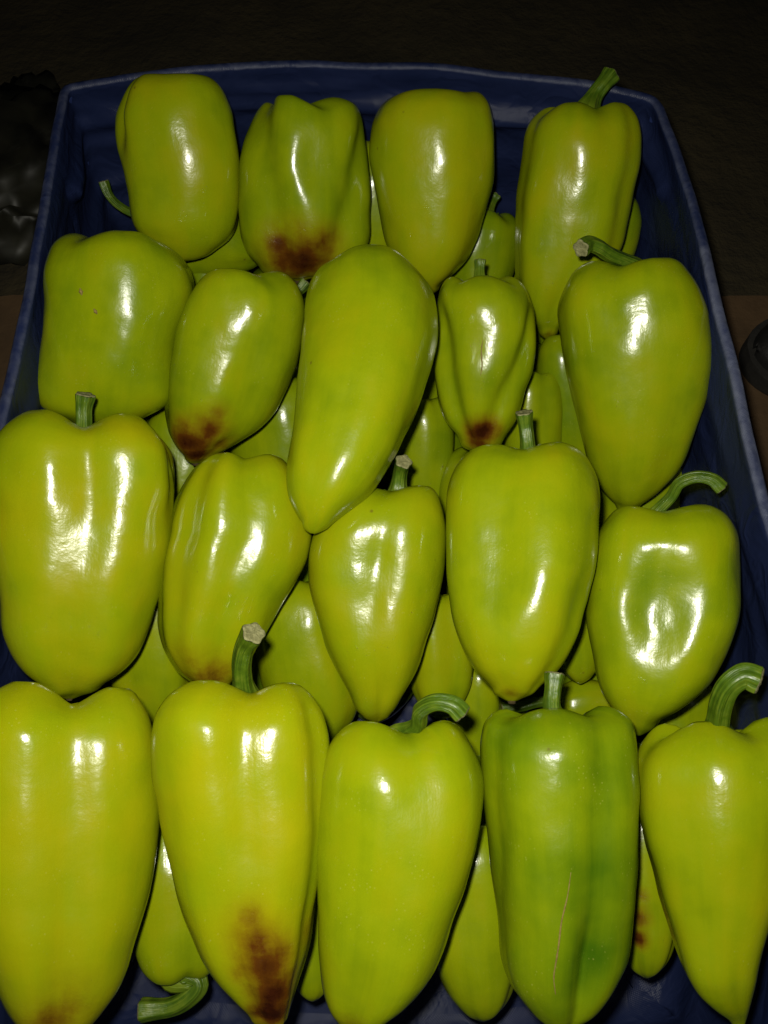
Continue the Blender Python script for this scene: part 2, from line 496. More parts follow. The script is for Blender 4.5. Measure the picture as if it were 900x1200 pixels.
# ------------------------------------------------------------------ peppers
PGROUP = 'yellow-green peppers piled in the crate'
rowP = {  # a point on, and the tilt of, the plane in which each row's axes lie
    'A': (np.array([0, 0.2500, 0.2150]), 46.0),
    'B': (np.array([0, 0.1240, 0.1900]), 38.0),
    'C': (np.array([0, 0.0000, 0.1830]), 23.0),
    'D': (np.array([0, -0.1480, 0.1840]), 12.0)}
def plane(row, drop=0.0, dphi=0.0, side=0.0):
    p0, ph = rowP[row]
    ph += dphi
    n0 = np.array([0, -math.sin(R(rowP[row][1])), math.cos(R(rowP[row][1]))])
    n = unit(np.array([math.sin(R(side)), -math.sin(R(ph)), math.cos(R(ph))]))
    return p0 - n0 * drop, n

def build_pepper(spec):
    row, drop = spec['row'], spec.get('drop', 0.0)
    p0, n = plane(row, drop, spec.get('dphi', 0.0), spec.get('side', 0.0))
    if 'scan' in spec:                           # the heap is dished: outer peppers roll a little towards its middle
        p0 = at_plane(*spec['top'], p0, n)
        n = unit(n + np.array([-0.85 * (spec['top'][0] - 450) / FPX, 0, 0]))
    rng = random.Random(spec['seed'])
    if 'scan' in spec:
        sc = spec['scan']; top = spec['top']; tip = spec['tip']
        ys = [top[1]] + [s[0] for s in sc] + [tip[1]]
        mids = [top[0]] + [(s[1] + s[2]) / 2 for s in sc] + [tip[0]]
        hw2 = [0.0] + [((s[2] - s[1]) / 2) ** 2 for s in sc] + [0.0]
        flip = spec.get('flip', False)
        if spec.get('blunt', True):
            ys.insert(-1, ys[-2] + 0.58 * (ys[-1] - ys[-2])); mids.insert(-1, mids[-2] + 0.5 * (mids[-1] - mids[-2])); hw2.insert(-1, hw2[-2] * 0.66)
        dirn, perp, org = np.array([0, 1.0]), np.array([1.0, 0]), np.array([0.0, 0.0])
        s0, s1 = ys[0], ys[-1]
    else:
        a = np.array(spec['base'], float); t = np.array(spec['end'], float); W = spec['w'] / 2
        ln = np.linalg.norm(t - a); dirn = (t - a) / ln; perp = np.array([dirn[1], -dirn[0]]) * 1.0
        perp = -perp if perp[0] < 0 else perp
        org = a; s0, s1 = 0.0, ln
        tpl = spec.get('tpl', [(0.06, 0.62), (0.14, 0.88), (0.28, 1.0), (0.45, 0.97), (0.62, 0.84), (0.78, 0.64), (0.9, 0.42), (0.965, 0.24)])
        ys = [0.0] + [k * ln for k, _ in tpl] + [ln]
        hw2 = [0.0] + [(v * W) ** 2 for _, v in tpl] + [0.0]
        bend = spec.get('bend', 0.0)
        mids = [bend * W * math.sin(math.pi * (y / ln)) for y in ys]
        flip = False
    NR, NT = spec.get('res', (60, 80))
    u = np.linspace(0, 1, NR)
    ss = s0 + (s1 - s0) * (0.5 - 0.5 * np.cos(math.pi * u)) 
    h2 = np.maximum(pchip(ys, hw2, ss), 0); h2[0] = h2[-1] = 0
    hw = np.sqrt(h2)
    if 'scan' in spec and spec.get('blunt', True):
        tq = np.clip(((ss - s0) / (s1 - s0) - 0.62) / 0.26, 0, 1)
        hw = hw * (1 + 0.11 * tq * tq * (3 - 2 * tq))
    md = pchip(ys, mids, ss)
    pix = org[None] + dirn[None] * ss[:, None] + perp[None] * md[:, None]
    axis = np.array([at_plane(x, y, p0, n) for x, y in pix])
    dep = np.array([depth_of(q) for q in axis])
    rw = hw * dep / FPX
    adir = unit(axis[-1] - axis[0])
    e1 = unit(at_plane(*(org + dirn * (s0 + s1) / 2 + perp * 10), p0, n) - at_plane(*(org + dirn * (s0 + s1) / 2), p0, n))
    e3 = unit(n)
    e3 = unit(e3 - adir * np.dot(e3, adir))
    k = spec.get('k', 0.88)
    bow = spec.get('bow', 0.0)
    Rm = rw.max(); LEN = np.linalg.norm(axis[-1] - axis[0])
    th = np.linspace(0, 2 * math.pi, NT, endpoint=False)
    nl = spec.get('lobes', rng.choice([3, 4, 4])); th0 = R(spec.get('th0', rng.uniform(0, 360)))
    la = spec.get('la', rng.uniform(0.05, 0.09))
    fl_ = rng.uniform(-0.02, 0.03)
    fz = spec.get('fz', [(0, 0), (0.025, 0.46), (0.06, 0.70), (0.12, 0.90), (0.2, 0.98), (0.32, 1.0), (0.5, 0.99 + fl_), (0.66, 0.95 + fl_), (0.78, 0.865 + fl_), (0.88, 0.71), (0.955, 0.46), (1, 0)])
    fzx = np.array([a for a, _ in fz]); fzy = np.array([b for _, b in fz]) ** 2
    qq = (ss - s0) / (s1 - s0)
    rz = np.sqrt(np.maximum(pchip(fzx, fzy, qq), 0)) * Rm
    rz = k * np.minimum(0.22 * rw + 0.78 * rz, 1.75 * rw)
    sqn = spec.get('sq', rng.uniform(2.25, 2.75)); sqt = rng.uniform(-0.22, 0.22)
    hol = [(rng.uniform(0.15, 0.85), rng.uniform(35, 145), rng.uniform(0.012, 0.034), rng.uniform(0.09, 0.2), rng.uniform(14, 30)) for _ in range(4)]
    V = np.zeros((NR, NT, 3)); HV = np.zeros((NR, NT))
    ph1, ph2, ph3 = [rng.uniform(0, 6.28) for _ in range(3)]
    for i in range(NR):
        q = (ss[i] - s0) / (s1 - s0)
        qs = 1 - q if flip else q
        amp = la * (1.25 - 0.75 * math.sin(math.pi * min(qs, 0.999) ** 0.8)) + 0.012
        amp = amp * lerp_list([(0, 0.9), (0.15, 1.0), (0.6, 1), (0.85, 0.95), (1, 0.3)], qs)
        c = np.abs(np.cos(nl / 2 * (th - th0 - 0.25 * math.sin(2.5 * qs + ph1))))
        c = np.sqrt(c * c + spec.get('soft', 0.10))
        rho = 1 - amp * (1 - np.minimum(c, 1)) ** 1.4 * 2.1
        rho = rho + 0.012 * np.sin(2 * th + ph2 + 3 * qs) + 0.009 * np.sin(5 * th + ph3 + 4 * qs) + 0.008 * np.sin(3 * th - ph1 + 9 * qs)
        for (dq, dth, da, sq, st) in spec.get('dents', ()):
            dd = (th - R(dth) + math.pi) % (2 * math.pi) - math.pi
            rho = rho - da * math.exp(-((qs - dq) / sq) ** 2) * np.exp(-(dd / R(st)) ** 2)
        for (gth, ga_, gs, q0, q1, *gx_) in spec.get('grooves', ()):
            gth = gth + (gx_[0] - gth) * qs if gx_ else gth
            e = 1 / (1 + math.exp(-(qs - q0) * 22)) / (1 + math.exp((qs - q1) * 22))
            dd = (th - R(gth + 5 * math.sin(4.3 * qs + ph2)) + math.pi) % (2 * math.pi) - math.pi
            rho = rho - ga_ * e * np.exp(-(dd / R(gs)) ** 2)
        tq = th - sqt
        rho = rho * (np.abs(np.cos(tq)) ** sqn + np.abs(np.sin(tq)) ** sqn) ** (-1.0 / sqn)
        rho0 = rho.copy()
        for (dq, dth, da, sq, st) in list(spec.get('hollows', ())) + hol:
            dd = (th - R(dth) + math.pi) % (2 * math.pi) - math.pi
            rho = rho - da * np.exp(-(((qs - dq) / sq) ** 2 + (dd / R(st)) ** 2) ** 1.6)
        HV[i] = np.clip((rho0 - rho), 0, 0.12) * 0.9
        X = rho * np.cos(th)
        Z = rho * np.sin(th)
        sc_r = 1.0 / X.max(); sc_l = 1.0 / (-X.min())
        X = np.where(X > 0, X * sc_r, X * sc_l)
        rr = rw[i]
        P = axis[i][None] + e1[None] * (rr * X)[:, None] + e3[None] * (rz[i] * np.where(Z < 0, 0.86 * Z, Z) + bow * Rm * math.sin(math.pi * q))[:, None]
        # stem cavity and uneven shoulders
        f = rr / Rm
        sgn = -1 if flip else 1
        if qs < 0.4:
            cav = spec.get('cav', 0.30) * Rm * math.exp(-(f / 0.36) ** 2)
            sh = spec.get('sh', 0.16) * Rm * (np.minimum(c, 1) - 0.62) * math.exp(-((f - 0.62) / 0.30) ** 2)
            sh = np.where(np.sin(th) < 0, sh * (1 + 0.6 * np.sin(th)) + 0.10 * Rm * np.sin(th) * math.exp(-((f - 0.62) / 0.30) ** 2), sh)
            P = P + adir[None] * sgn * (cav - sh)[:, None]
        if qs > 0.6:
            sh = 0.035 * Rm * (np.minimum(c, 1) - 0.6) * math.exp(-((f - 0.35) / 0.22) ** 2)
            P = P + adir[None] * sgn * (0.05 * Rm * math.exp(-(f / 0.12) ** 2) + sh)[:, None]
        V[i] = P
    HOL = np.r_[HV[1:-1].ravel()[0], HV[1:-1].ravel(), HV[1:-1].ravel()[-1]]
    # fine lumps
    flat = V.reshape(-1, 3)
    cx = axis.repeat(NT, axis=0)
    lump = np.array([noise.noise(Vector(v * 34) + Vector((spec['seed'], 0, 0))) for v in flat])
    lump2 = np.array([noise.noise(Vector((v[0] * 95, v[1] * 70, v[2] * 70)) + Vector((spec['seed'], 3, 0))) for v in flat])
    rad = flat - cx; ln_ = np.linalg.norm(rad, axis=1)[:, None] + 1e-9
    flat = flat + rad / ln_ * ((lump * 0.026 + lump2 * 0.012) * Rm * np.minimum(1, ln_[:, 0] / (0.3 * Rm)))[:, None]
    pole0, pole1 = flat[:NT].mean(axis=0), flat[-NT:].mean(axis=0)
    verts = np.vstack([pole0[None], flat[NT:-NT], pole1[None]])
    faces = []
    m = NR - 2
    for j in range(NT):
        faces.append((0, 1 + j, 1 + (j + 1) % NT))
        faces.append((1 + m * NT, 1 + (m - 1) * NT + (j + 1) % NT, 1 + (m - 1) * NT + j))
    for i in range(m - 1):
        for j in range(NT):
            kx = (j + 1) % NT
            faces.append((1 + i * NT + j, 1 + (i + 1) * NT + j, 1 + (i + 1) * NT + kx, 1 + i * NT + kx))
    uvq = np.vstack([[[0, 0]], np.array([[abs(j / NT * 2 - 1), ss[i] / (s1 - s0)] for i in range(1, NR - 1) for j in range(NT)]), [[0, 1]]])
    if spec.get('fit'):                          # bottom layer: rests on the lining, clear of the walls
        lo, hi = verts.min(axis=0), verts.max(axis=0)
        mv = np.array([max(0, XL + 0.004 - lo[0]) - max(0, hi[0] - XR + 0.004), max(0, NEAR + 0.03 - lo[1]) - max(0, hi[1] - 0.258), FLOORZ + 0.003 - lo[2]])
        verts = verts + mv; pole0 = pole0 + mv; pole1 = pole1 + mv; axis = axis + mv
    stem_pole = pole1 if flip else pole0
    stem_ax = -adir if flip else adir             # towards the tip
    return dict(verts=verts, faces=faces, uv=uvq, pole=stem_pole, tipp=(pole0 if flip else pole1), ax=stem_ax, e1=e1, e3=e3, Rm=Rm,
                hollow=HOL, axis=axis, rw=rw * (1 + k) / 2, len=LEN, th0=th0)

def tube(path, radii, ns, ribs=0, rib_amp=0.0, twist=0.0):
    path = np.asarray(path); n = len(path)
    T = np.gradient(path, axis=0); T /= np.linalg.norm(T, axis=1)[:, None]
    ref = np.array([0.3, 0.5, 0.8]); a = unit(np.cross(T[0], ref)); out = []
    for i in range(n):
        a = unit(a - T[i] * np.dot(a, T[i])); b = np.cross(T[i], a)
        for j in range(ns):
            t = 2 * math.pi * j / ns
            r = radii[i] * (1 + rib_amp * math.cos(ribs * t + twist * i / n))
            out.append(path[i] + a * math.cos(t) * r + b * math.sin(t) * r)
    return np.array(out), T

def add_stem(root, G, st, seed):
    """stem: list of (px, py, metres towards the camera), width in px"""
    rng = random.Random(seed)
    pole = G['pole']; ax = G['ax']
    dp = depth_of(pole)
    pts = [pole + ax * G['Rm'] * 0.10, pole - ax * G['Rm'] * 0.12]
    if 'px' in st:
        for x, y, f in st['px']:
            pts.append(at_depth(x, y, dp - f))
        wpx = st.get('w', 17)
        rad = wpx / 2 * dp / FPX
    else:                                       # hidden kind: short, along the axis
        rad = 0.0065
        b = G['e1'] * rng.uniform(-0.6, 0.6)
        pts.append(pole - (ax + b * 0.3) * 0.018)
        pts.append(pole - (ax + b) * st.get('len', 0.026))
    pth = catmull(pts, 7)
    arc = np.r_[0, np.cumsum(np.linalg.norm(np.diff(pth, axis=0), axis=1))]
    q = arc / arc[-1]
    radii = rad * (0.92 + 1.35 * np.exp(-(arc / (rad * 2.3)) ** 2) + 0.22 * np.exp(-((q - 1) / 0.12) ** 2))
    ns = 30
    vv, T = tube(pth, radii, ns, 5, 0.11, 1.1)
    nf = len(vv)
    end = pth[-1] + T[-1] * rad * 0.05
    fs = grid_faces(len(pth), ns)
    vv2 = np.vstack([vv, pth[0][None]])
    fs += [(nf, (j + 1) % ns, j) for j in range(ns)]
    uvs = [[abs(j / ns * 2 - 1), arc[i] * 30] for i in range(len(pth)) for j in range(ns)] + [[0, 0]]
    so = mesh_obj('stem', vv2, fs, M['stem'], root, origin=pole)
    set_uv(so, uvs)
    # cut end: a slightly domed, ragged disc
    last = vv[-ns:]
    c = last.mean(axis=0)
    cv, cf = [], []
    for k, (f, h) in enumerate(((0.97, 0.02), (0.9, 0.18), (0.72, 0.10), (0.35, 0.06))):
        for j in range(ns):
            cv.append(c + (last[j] - c) * f + T[-1] * rad * (h + rng.uniform(-0.05, 0.05)))
    cf = grid_faces(4, ns); cv.append(c + T[-1] * rad * 0.02)
    cf += [(3 * ns + j, 3 * ns + (j + 1) % ns, 4 * ns) for j in range(ns)]
    co = mesh_obj('cut_end', cv, cf, M['cut'], origin=c)
    co.parent = so; co.location = Vector(c) - Vector(pole)
    # calyx: a lobed collar lying in the hollow round the stem
    a, b = G['e1'], G['e3']
    nc = 40
    rc = max(rad * 1.7, G['Rm'] * 0.25)
    # follow the hollow: lift towards the shoulders (opposite to the axis)
    cv = []
    for k, f in enumerate((0.25, 0.5, 0.75, 0.92, 1.0)):
        for j in range(nc):
            t = 2 * math.pi * j / nc
            lob = 1 + (0.16 * math.cos(6 * t + seed) + 0.06 * math.cos(5 * t)) * f
            r = rc * f * lob
            up = 0.30 * G['Rm'] * (1 - math.exp(-(r / G['Rm'] / 0.36) ** 2)) * 0.9
            cv.append(pole + (a * math.cos(t) + b * 0.88 * math.sin(t)) * r - ax * (up + 0.0024 * (1 - f) + 0.0007))
    cf = grid_faces(5, nc)
    ca = mesh_obj('calyx', cv, cf, M['stem'], root, origin=pole)
    set_uv(ca, [[abs(j / nc * 2 - 1), k * 0.2] for k in range(5) for j in range(nc)])
    sm = ca.modifiers.new('thick', 'SOLIDIFY'); sm.thickness = 0.0012; sm.offset = 0

def make_pepper(spec):
    G = build_pepper(spec)
    root = bpy.data.objects.new('sweet_pepper', None)
    C.objects.link(root)
    root.empty_display_size = 0.01
    root.location = Vector(G['verts'][:, :].mean(axis=0))
    o = np.array(root.location)
    tag(root, spec['label'], 'pepper', PGROUP)
    vs = G['verts']
    bvh = BVHTree.FromPolygons([tuple(v) for v in vs], G['faces'])
    def hit(x, y):
        r = bvh.ray_cast(Vector(CAM), Vector(ray(x, y)).normalized())
        return (np.array(r[0]), np.array(r[1])) if r[0] is not None else None
    rot = np.zeros(len(vs)); green = np.zeros(len(vs))
    for x, y, rp, stg in spec.get('rot', ()):
        h = hit(x, y)
        c = h[0] if h else G['tipp']
        rad = rp * depth_of(c) / FPX
        d = np.linalg.norm(vs - c, axis=1) / rad
        rot = np.maximum(rot, stg * np.clip((1.7 - d) / 1.5, 0, 1) ** 1.15)
    for x, y, rp, stg in spec.get('green', ()):
        h = hit(x, y)
        if h:
            rad = rp * depth_of(h[0]) / FPX
            d = np.linalg.norm(vs - h[0], axis=1) / rad
            green += stg * np.exp(-d * d)
    if rot.max() > 0:                            # decayed flesh sinks and wrinkles
        cdir = vs - (G['axis'][np.abs(G['axis'][None, :, :] - vs[:, None, :]).sum(axis=2).argmin(axis=1)])
        cdir /= np.linalg.norm(cdir, axis=1)[:, None] + 1e-9
        wr = np.array([noise.noise(Vector(v) * 160) + 0.9 * noise.noise(Vector(v) * 330) for v in vs])
        vs = vs - cdir * (np.clip(rot - 0.35, 0, 1) * G['Rm'] * (0.05 + 0.05 * wr))[:, None]
        G['verts'] = vs
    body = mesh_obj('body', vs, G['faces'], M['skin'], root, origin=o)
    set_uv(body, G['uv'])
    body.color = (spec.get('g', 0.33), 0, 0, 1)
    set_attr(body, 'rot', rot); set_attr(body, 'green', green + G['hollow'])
    if spec.get('stem') is not None:
        add_stem(root, G, spec['stem'], spec['seed'])
    for mk in spec.get('marks', ()):             # dry scars: thin raised threads on the skin
        pts = [hit(x, y) for x, y in mk['px']]
        pts = [p for p in pts if p]
        if len(pts) > 1:
            pp = catmull([p[0] - p[1] * 0.0001 for p in pts], 4)
            rads = [mk['w'] * (0.35 + 0.65 * math.sin(math.pi * i / (len(pp) - 1))) * (0.7 + 0.6 * random.Random(i).random()) for i in range(len(pp))]
            vv, T = tube(pp, rads, 6)
            mesh_obj('scar', vv, grid_faces(len(pp), 6), M[mk.get('m', 'scar')], body, origin=pp[0]).location = Vector(pp[0] - o)
    if spec.get('blossom', False):               # little dry blossom-end mark
        c = G['tipp']; ax = G['ax']; r0 = spec['blossom']
        vv = []; nn = 14; rg = random.Random(spec['seed'])
        for f, h in ((1.0, -0.4), (0.7, 0.5), (0.35, 0.7)):
            for j in range(nn):
                t = 2 * math.pi * j / nn
                vv.append(c + (G['e1'] * math.cos(t) + G['e3'] * math.sin(t)) * r0 * f * (1 + 0.25 * rg.uniform(-1, 1)) + ax * r0 * h * 0.6)
        vv.append(c + ax * r0 * 0.3)
        ff = grid_faces(3, nn) + [(2 * nn + j, 2 * nn + (j + 1) % nn, 3 * nn) for j in range(nn)]
        mesh_obj('blossom_scar', vv, ff, M['dark'], root, origin=c)
    return G
SPECS = []
def pep(**k):
    k['seed'] = len(SPECS) * 7 + 3
    SPECS.append(k)
# ---- far row, leaning on the far wall
pep(grooves=[(118, 0.05, 18, 0.0, 0.8), (158, 0.16, 12, -0.2, 0.42)], row='A', drop=-0.004, top=(200, 78), tip=(210, 306), g=0.30, lobes=3, th0=60, la=0.05, sh=0.02, dents=[(0.25, 170, 0.10, 0.12, 30)],
    scan=[(84, 172, 232), (95, 158, 250), (115, 145, 264), (140, 138, 273), (170, 140, 278), (200, 148, 280), (230, 154, 280), (260, 162, 274), (280, 176, 265), (295, 190, 248)],
    label='bent pepper propped in the far left corner, its rounded top level with the rim')
pep(row='A', top=(350, 106), tip=(350, 326), g=0.46, lobes=4, th0=112, la=0.03, sh=0.20, grooves=[(148, 0.14, 16, -0.1, 1.2, 106), (12, 0.14, 16, 0.2, 1.2, 76)], res=(70, 100), rot=[(352, 308, 44, 0.95), (328, 288, 26, 0.8), (377, 288, 26, 0.75), (352, 290, 26, 0.6)], blossom=0.004,
    scan=[(112, 322, 372), (121, 309, 400), (130, 303, 418), (150, 294, 426), (170, 287, 429), (200, 281, 432), (230, 281, 434), (260, 284, 432), (290, 294, 424), (310, 308, 405)],
    label='deeply lobed pepper against the far wall with a dark brown rotten tip')
pep(grooves=[(98, 0.05, 20, -0.2, 0.7)], row='A', drop=-0.002, top=(510, 100), tip=(502, 343), g=0.24, lobes=3, th0=95, la=0.05, sh=0.06,
    scan=[(105, 478, 552), (113, 458, 566), (128, 443, 575), (150, 435, 579), (180, 433, 579), (210, 437, 578), (240, 442, 572), (270, 450, 562), (300, 462, 545), (320, 474, 530), (334, 487, 515)],
    label='smooth pepper hanging tip down at the middle of the far wall, no stem showing')
pep(grooves=[(100, 0.05, 22, -0.2, 0.8), (30, 0.07, 12, -0.2, 0.8)], row='A', drop=-0.004, top=(690, 118), tip=(642, 394), g=0.30, lobes=4, th0=125, la=0.07,
    scan=[(123, 650, 722), (130, 634, 735), (145, 620, 746), (165, 614, 749), (190, 611, 748), (220, 607, 741), (250, 604, 735), (280, 602, 728), (310, 604, 715), (340, 611, 692), (365, 621, 667), (383, 631, 654)],
    stem=dict(px=[(697, 112, 0.002), (706, 100, 0.004), (716, 88, 0.004)], w=19), rot=[(642, 393, 10, 0.5)],
    label='long pepper in the far right corner, short thick stem poking over the rim')
# ---- second row
pep(row='B', top=(135, 267), tip=(125, 501), g=0.42, lobes=3, th0=70, la=0.055, bow=0.05, dents=[(0.55, 180, 0.10, 0.16, 40)],
    scan=[(272, 100, 170), (282, 78, 190), (297, 65, 209), (320, 58, 223), (340, 58, 227), (360, 58, 223), (390, 57, 213), (420, 52, 205), (450, 52, 198), (475, 62, 186), (490, 88, 163)],
    marks=[dict(px=[(94, 338), (96, 346)], w=0.0012, m='scar'), dict(px=[(110, 362), (114, 368)], w=0.001, m='scar')],
    label='broad blunt pepper pressed against the left wall, with two tiny brown flecks')
pep(grooves=[(68, 0.09, 18, 0.3, 1.2)], row='B', top=(285, 307), tip=(230, 540), g=0.40, lobes=3, th0=120, la=0.07, rot=[(222, 518, 30, 1.0), (242, 506, 26, 0.8), (255, 487, 18, 0.5), (228, 533, 22, 1.0), (258, 520, 20, 0.6)], blossom=0.003,
    scan=[(312, 258, 312), (322, 243, 332), (340, 228, 349), (360, 218, 356), (390, 207, 355), (420, 200, 349), (450, 196, 339), (480, 197, 322), (500, 201, 303), (520, 209, 272), (533, 218, 250)],
    label='slanting pepper with a reddish brown rotten tip, beside the broad blunt one')
pep(grooves=[(100, 0.035, 18, 0.2, 0.9)], row='B', drop=-0.030, top=(428, 300), tip=(368, 621), g=0.36, lobes=3, th0=70, la=0.04, dphi=-29,
    scan=[(304, 402, 458), (312, 384, 478), (326, 370, 495), (350, 360, 510), (375, 356, 514), (400, 354, 512), (440, 350, 502), (480, 346, 488), (520, 342, 468), (550, 340, 448), (580, 343, 425), (600, 350, 402), (612, 357, 388)],
    label='longest smooth pepper lying over the middle of the heap, plain clean tip')
pep(row='B', drop=0.006, top=(562, 321), tip=(562, 529), g=0.44, lobes=4, th0=92, la=0.03, grooves=[(172, 0.19, 16, 0.2, 1.2, 106), (10, 0.19, 16, 0.2, 1.2, 80)], rot=[(565, 506, 20, 1.15), (562, 520, 18, 0.8)], res=(64, 90),
    scan=[(326, 530, 596), (334, 520, 610), (348, 514, 619), (370, 512, 625), (400, 511, 627), (430, 509, 624), (460, 512, 614), (490, 523, 602), (510, 538, 588)],
    stem=dict(px=[(562, 318, 0.0), (563, 306, 0.0)], w=12), marks=[dict(px=[(566, 398), (564, 412), (565, 428), (563, 440)], w=0.0005)],
    label='small ridged pepper with winged sides and a sunken dark red rot spot')
pep(grooves=[(55, 0.06, 18, 0.3, 0.9)], row='B', drop=-0.012, top=(745, 297), tip=(735, 599), g=0.38, lobes=3, th0=65, la=0.05, dphi=2,
    scan=[(302, 708, 780), (310, 688, 793), (323, 671, 803), (345, 659, 815), (370, 656, 824), (400, 659, 827), (430, 664, 826), (460, 670, 822), (490, 678, 812), (520, 688, 800), (550, 698, 784), (575, 711, 763), (589, 722, 748)],
    stem=dict(px=[(714, 298, 0.014), (702, 290, 0.020), (690, 286, 0.023), (681, 291, 0.027)], w=17), blossom=0.0016,
    label='big tapering pepper by the right wall with a hooked stem and pointed tip')
# ---- third row
pep(fz=[(0, 0), (0.02, 0.50), (0.05, 0.76), (0.09, 0.92), (0.14, 0.985), (0.28, 0.968), (0.45, 0.985), (0.6, 0.955), (0.75, 0.875), (0.87, 0.71), (0.955, 0.46), (1, 0)], grooves=[(92, 0.13, 18, -0.2, 0.95), (28, 0.09, 11, -0.2, 0.35)], row='C', drop=-0.004, top=(98, 489), tip=(82, 814), g=0.22, lobes=4, th0=45, la=0.085, sh=0.26, cav=0.36,
    scan=[(494, 45, 160), (502, 27, 180), (513, 14, 192), (530, 4, 201), (560, 0, 202), (600, 0, 199), (640, 0, 195), (680, 3, 188), (720, 9, 174), (750, 20, 161), (780, 35, 141), (800, 54, 117)],
    stem=dict(px=[(98, 494, 0.004), (98, 478, 0.006), (100, 463, 0.008)], w=19), blossom=0.0022,
    label='large pepper with two long shiny ridges and an upright stem, left of the slanting pair')
pep(grooves=[(124, 0.12, 15, -0.2, 0.98, 132), (84, 0.05, 14, -0.2, 0.9)], row='C', drop=0.010, top=(285, 523), tip=(250, 807), g=0.28, lobes=4, th0=110, la=0.085, dphi=-2, rot=[(245, 798, 38, 0.58), (222, 778, 30, 0.42), (262, 790, 26, 0.42)],
    scan=[(528, 256, 310), (537, 240, 326), (552, 225, 339), (575, 212, 351), (600, 203, 361), (620, 198, 366), (650, 190, 360), (680, 186, 346), (710, 186, 328), (740, 190, 309), (765, 199, 293), (785, 211, 281), (798, 226, 270)],
    label='slanting two-lobed pepper with a faint orange brown tip behind a dark ribbed stem')
pep(grooves=[(90, 0.025, 8, 0.15, 0.5), (72, 0.06, 13, 0.8, 1.2)], row='C', drop=0.010, top=(468, 564), tip=(441, 842), g=0.26, lobes=3, th0=30, la=0.05, dphi=-2, hollows=[(0.42, 95, 0.085, 0.19, 30)], res=(70, 90),
    scan=[(568, 436, 498), (576, 416, 506), (588, 397, 514), (606, 380, 520), (630, 367, 522), (660, 362, 521), (690, 364, 516), (720, 372, 508), (750, 382, 498), (780, 396, 486), (805, 411, 473), (825, 419, 463), (835, 426, 456)],
    stem=dict(px=[(468, 562, 0.002), (470, 550, 0.006), (473, 541, 0.012)], w=17), blossom=0.0016, green=[(440, 650, 40, 0.08)],
    label='teardrop pepper with a dented shiny front and a pale round cut stem')
pep(grooves=[(108, 0.085, 24, -0.2, 0.62), (40, 0.09, 13, 0.55, 1.2)], row='C', drop=-0.006, top=(620, 522), tip=(600, 818), g=0.32, lobes=3, th0=40, la=0.06, dphi=-12, green=[(600, 640, 60, 0.06), (545, 590, 40, 0.06)],
    scan=[(527, 578, 656), (535, 554, 674), (548, 539, 687), (570, 528, 696), (600, 523, 700), (640, 523, 698), (670, 524, 694), (700, 527, 687), (730, 533, 676), (760, 545, 663), (785, 560, 648), (805, 579, 628)],
    stem=dict(px=[(618, 516, 0.002), (616, 500, 0.003), (614, 484, 0.006)], w=17), blossom=0.0026, rot=[(598, 812, 12, 0.4)],
    label='plump smooth pepper with a short straight stem and a small brown blossom mark')
pep(row='C', drop=-0.004, top=(768, 590), tip=(748, 858), g=0.40, lobes=3, th0=35, la=0.03, dphi=-5, hollows=[(0.47, 92, 0.16, 0.22, 27), (0.97, 30, 0.25, 0.07, 50)], res=(74, 96),
    scan=[(594, 735, 808), (602, 722, 832), (614, 711, 848), (632, 702, 858), (660, 695, 861), (690, 691, 860), (720, 690, 857), (750, 694, 849), (780, 701, 835), (805, 710, 815), (825, 720, 793), (842, 731, 773)],
    stem=dict(px=[(787, 582, 0.006), (797, 566, 0.012), (816, 559, 0.016), (834, 562, 0.018), (845, 572, 0.018)], w=14), green=[(765, 715, 45, 0.03)],
    label='pepper with a hollow dented front and a thin arching stem beside the right wall')
# ---- near row
pep(fz=[(0, 0), (0.02, 0.50), (0.05, 0.76), (0.09, 0.92), (0.14, 0.985), (0.28, 0.968), (0.45, 0.985), (0.6, 0.955), (0.75, 0.875), (0.87, 0.71), (0.955, 0.46), (1, 0)], grooves=[(90, 0.09, 19, -0.2, 0.8)], row='D', drop=-0.002, top=(74, 806), tip=(66, 1224), g=0.20, lobes=4, th0=45, la=0.085, sh=0.30, cav=0.4,
    scan=[(813, 5, 150), (822, -14, 160), (840, -28, 171), (870, -37, 178), (900, -40, 182), (940, -40, 184), (980, -38, 181), (1020, -34, 175), (1060, -26, 165), (1100, -14, 151), (1140, 2, 135), (1175, 18, 116), (1205, 38, 94)],
    rot=[(80, 1185, 46, 0.45), (60, 1203, 42, 0.62)],
    label='large stemless looking pepper with a notched top and faint brown tip, against left wall')
pep(fz=[(0, 0), (0.02, 0.50), (0.05, 0.76), (0.09, 0.92), (0.14, 0.985), (0.28, 0.968), (0.45, 0.985), (0.6, 0.955), (0.75, 0.875), (0.87, 0.71), (0.955, 0.46), (1, 0)], grooves=[(88, 0.045, 14, -0.2, 0.7), (34, 0.09, 11, 0.0, 1.2, 42)], row='D', drop=-0.008, top=(285, 797), tip=(318, 1199), g=0.22, lobes=4, th0=52, la=0.08, sh=0.2,
    scan=[(802, 236, 340), (810, 210, 360), (822, 193, 372), (840, 182, 380), (865, 179, 385), (900, 182, 386), (940, 190, 384), (980, 199, 380), (1020, 208, 375), (1060, 217, 369), (1100, 236, 361), (1130, 254, 353), (1160, 276, 344), (1180, 293, 338)],
    rot=[(292, 1078, 26, 0.55), (302, 1105, 34, 0.8), (314, 1135, 38, 0.9), (324, 1165, 36, 1.0), (318, 1190, 28, 1.15), (362, 1090, 24, 0.4)],
    stem=dict(px=[(284, 796, 0.006), (283, 778, 0.012), (287, 758, 0.018), (297, 742, 0.026)], w=23), blossom=0.0025,
    label='pepper with a long dark brown rot streak running into its pointed tip')
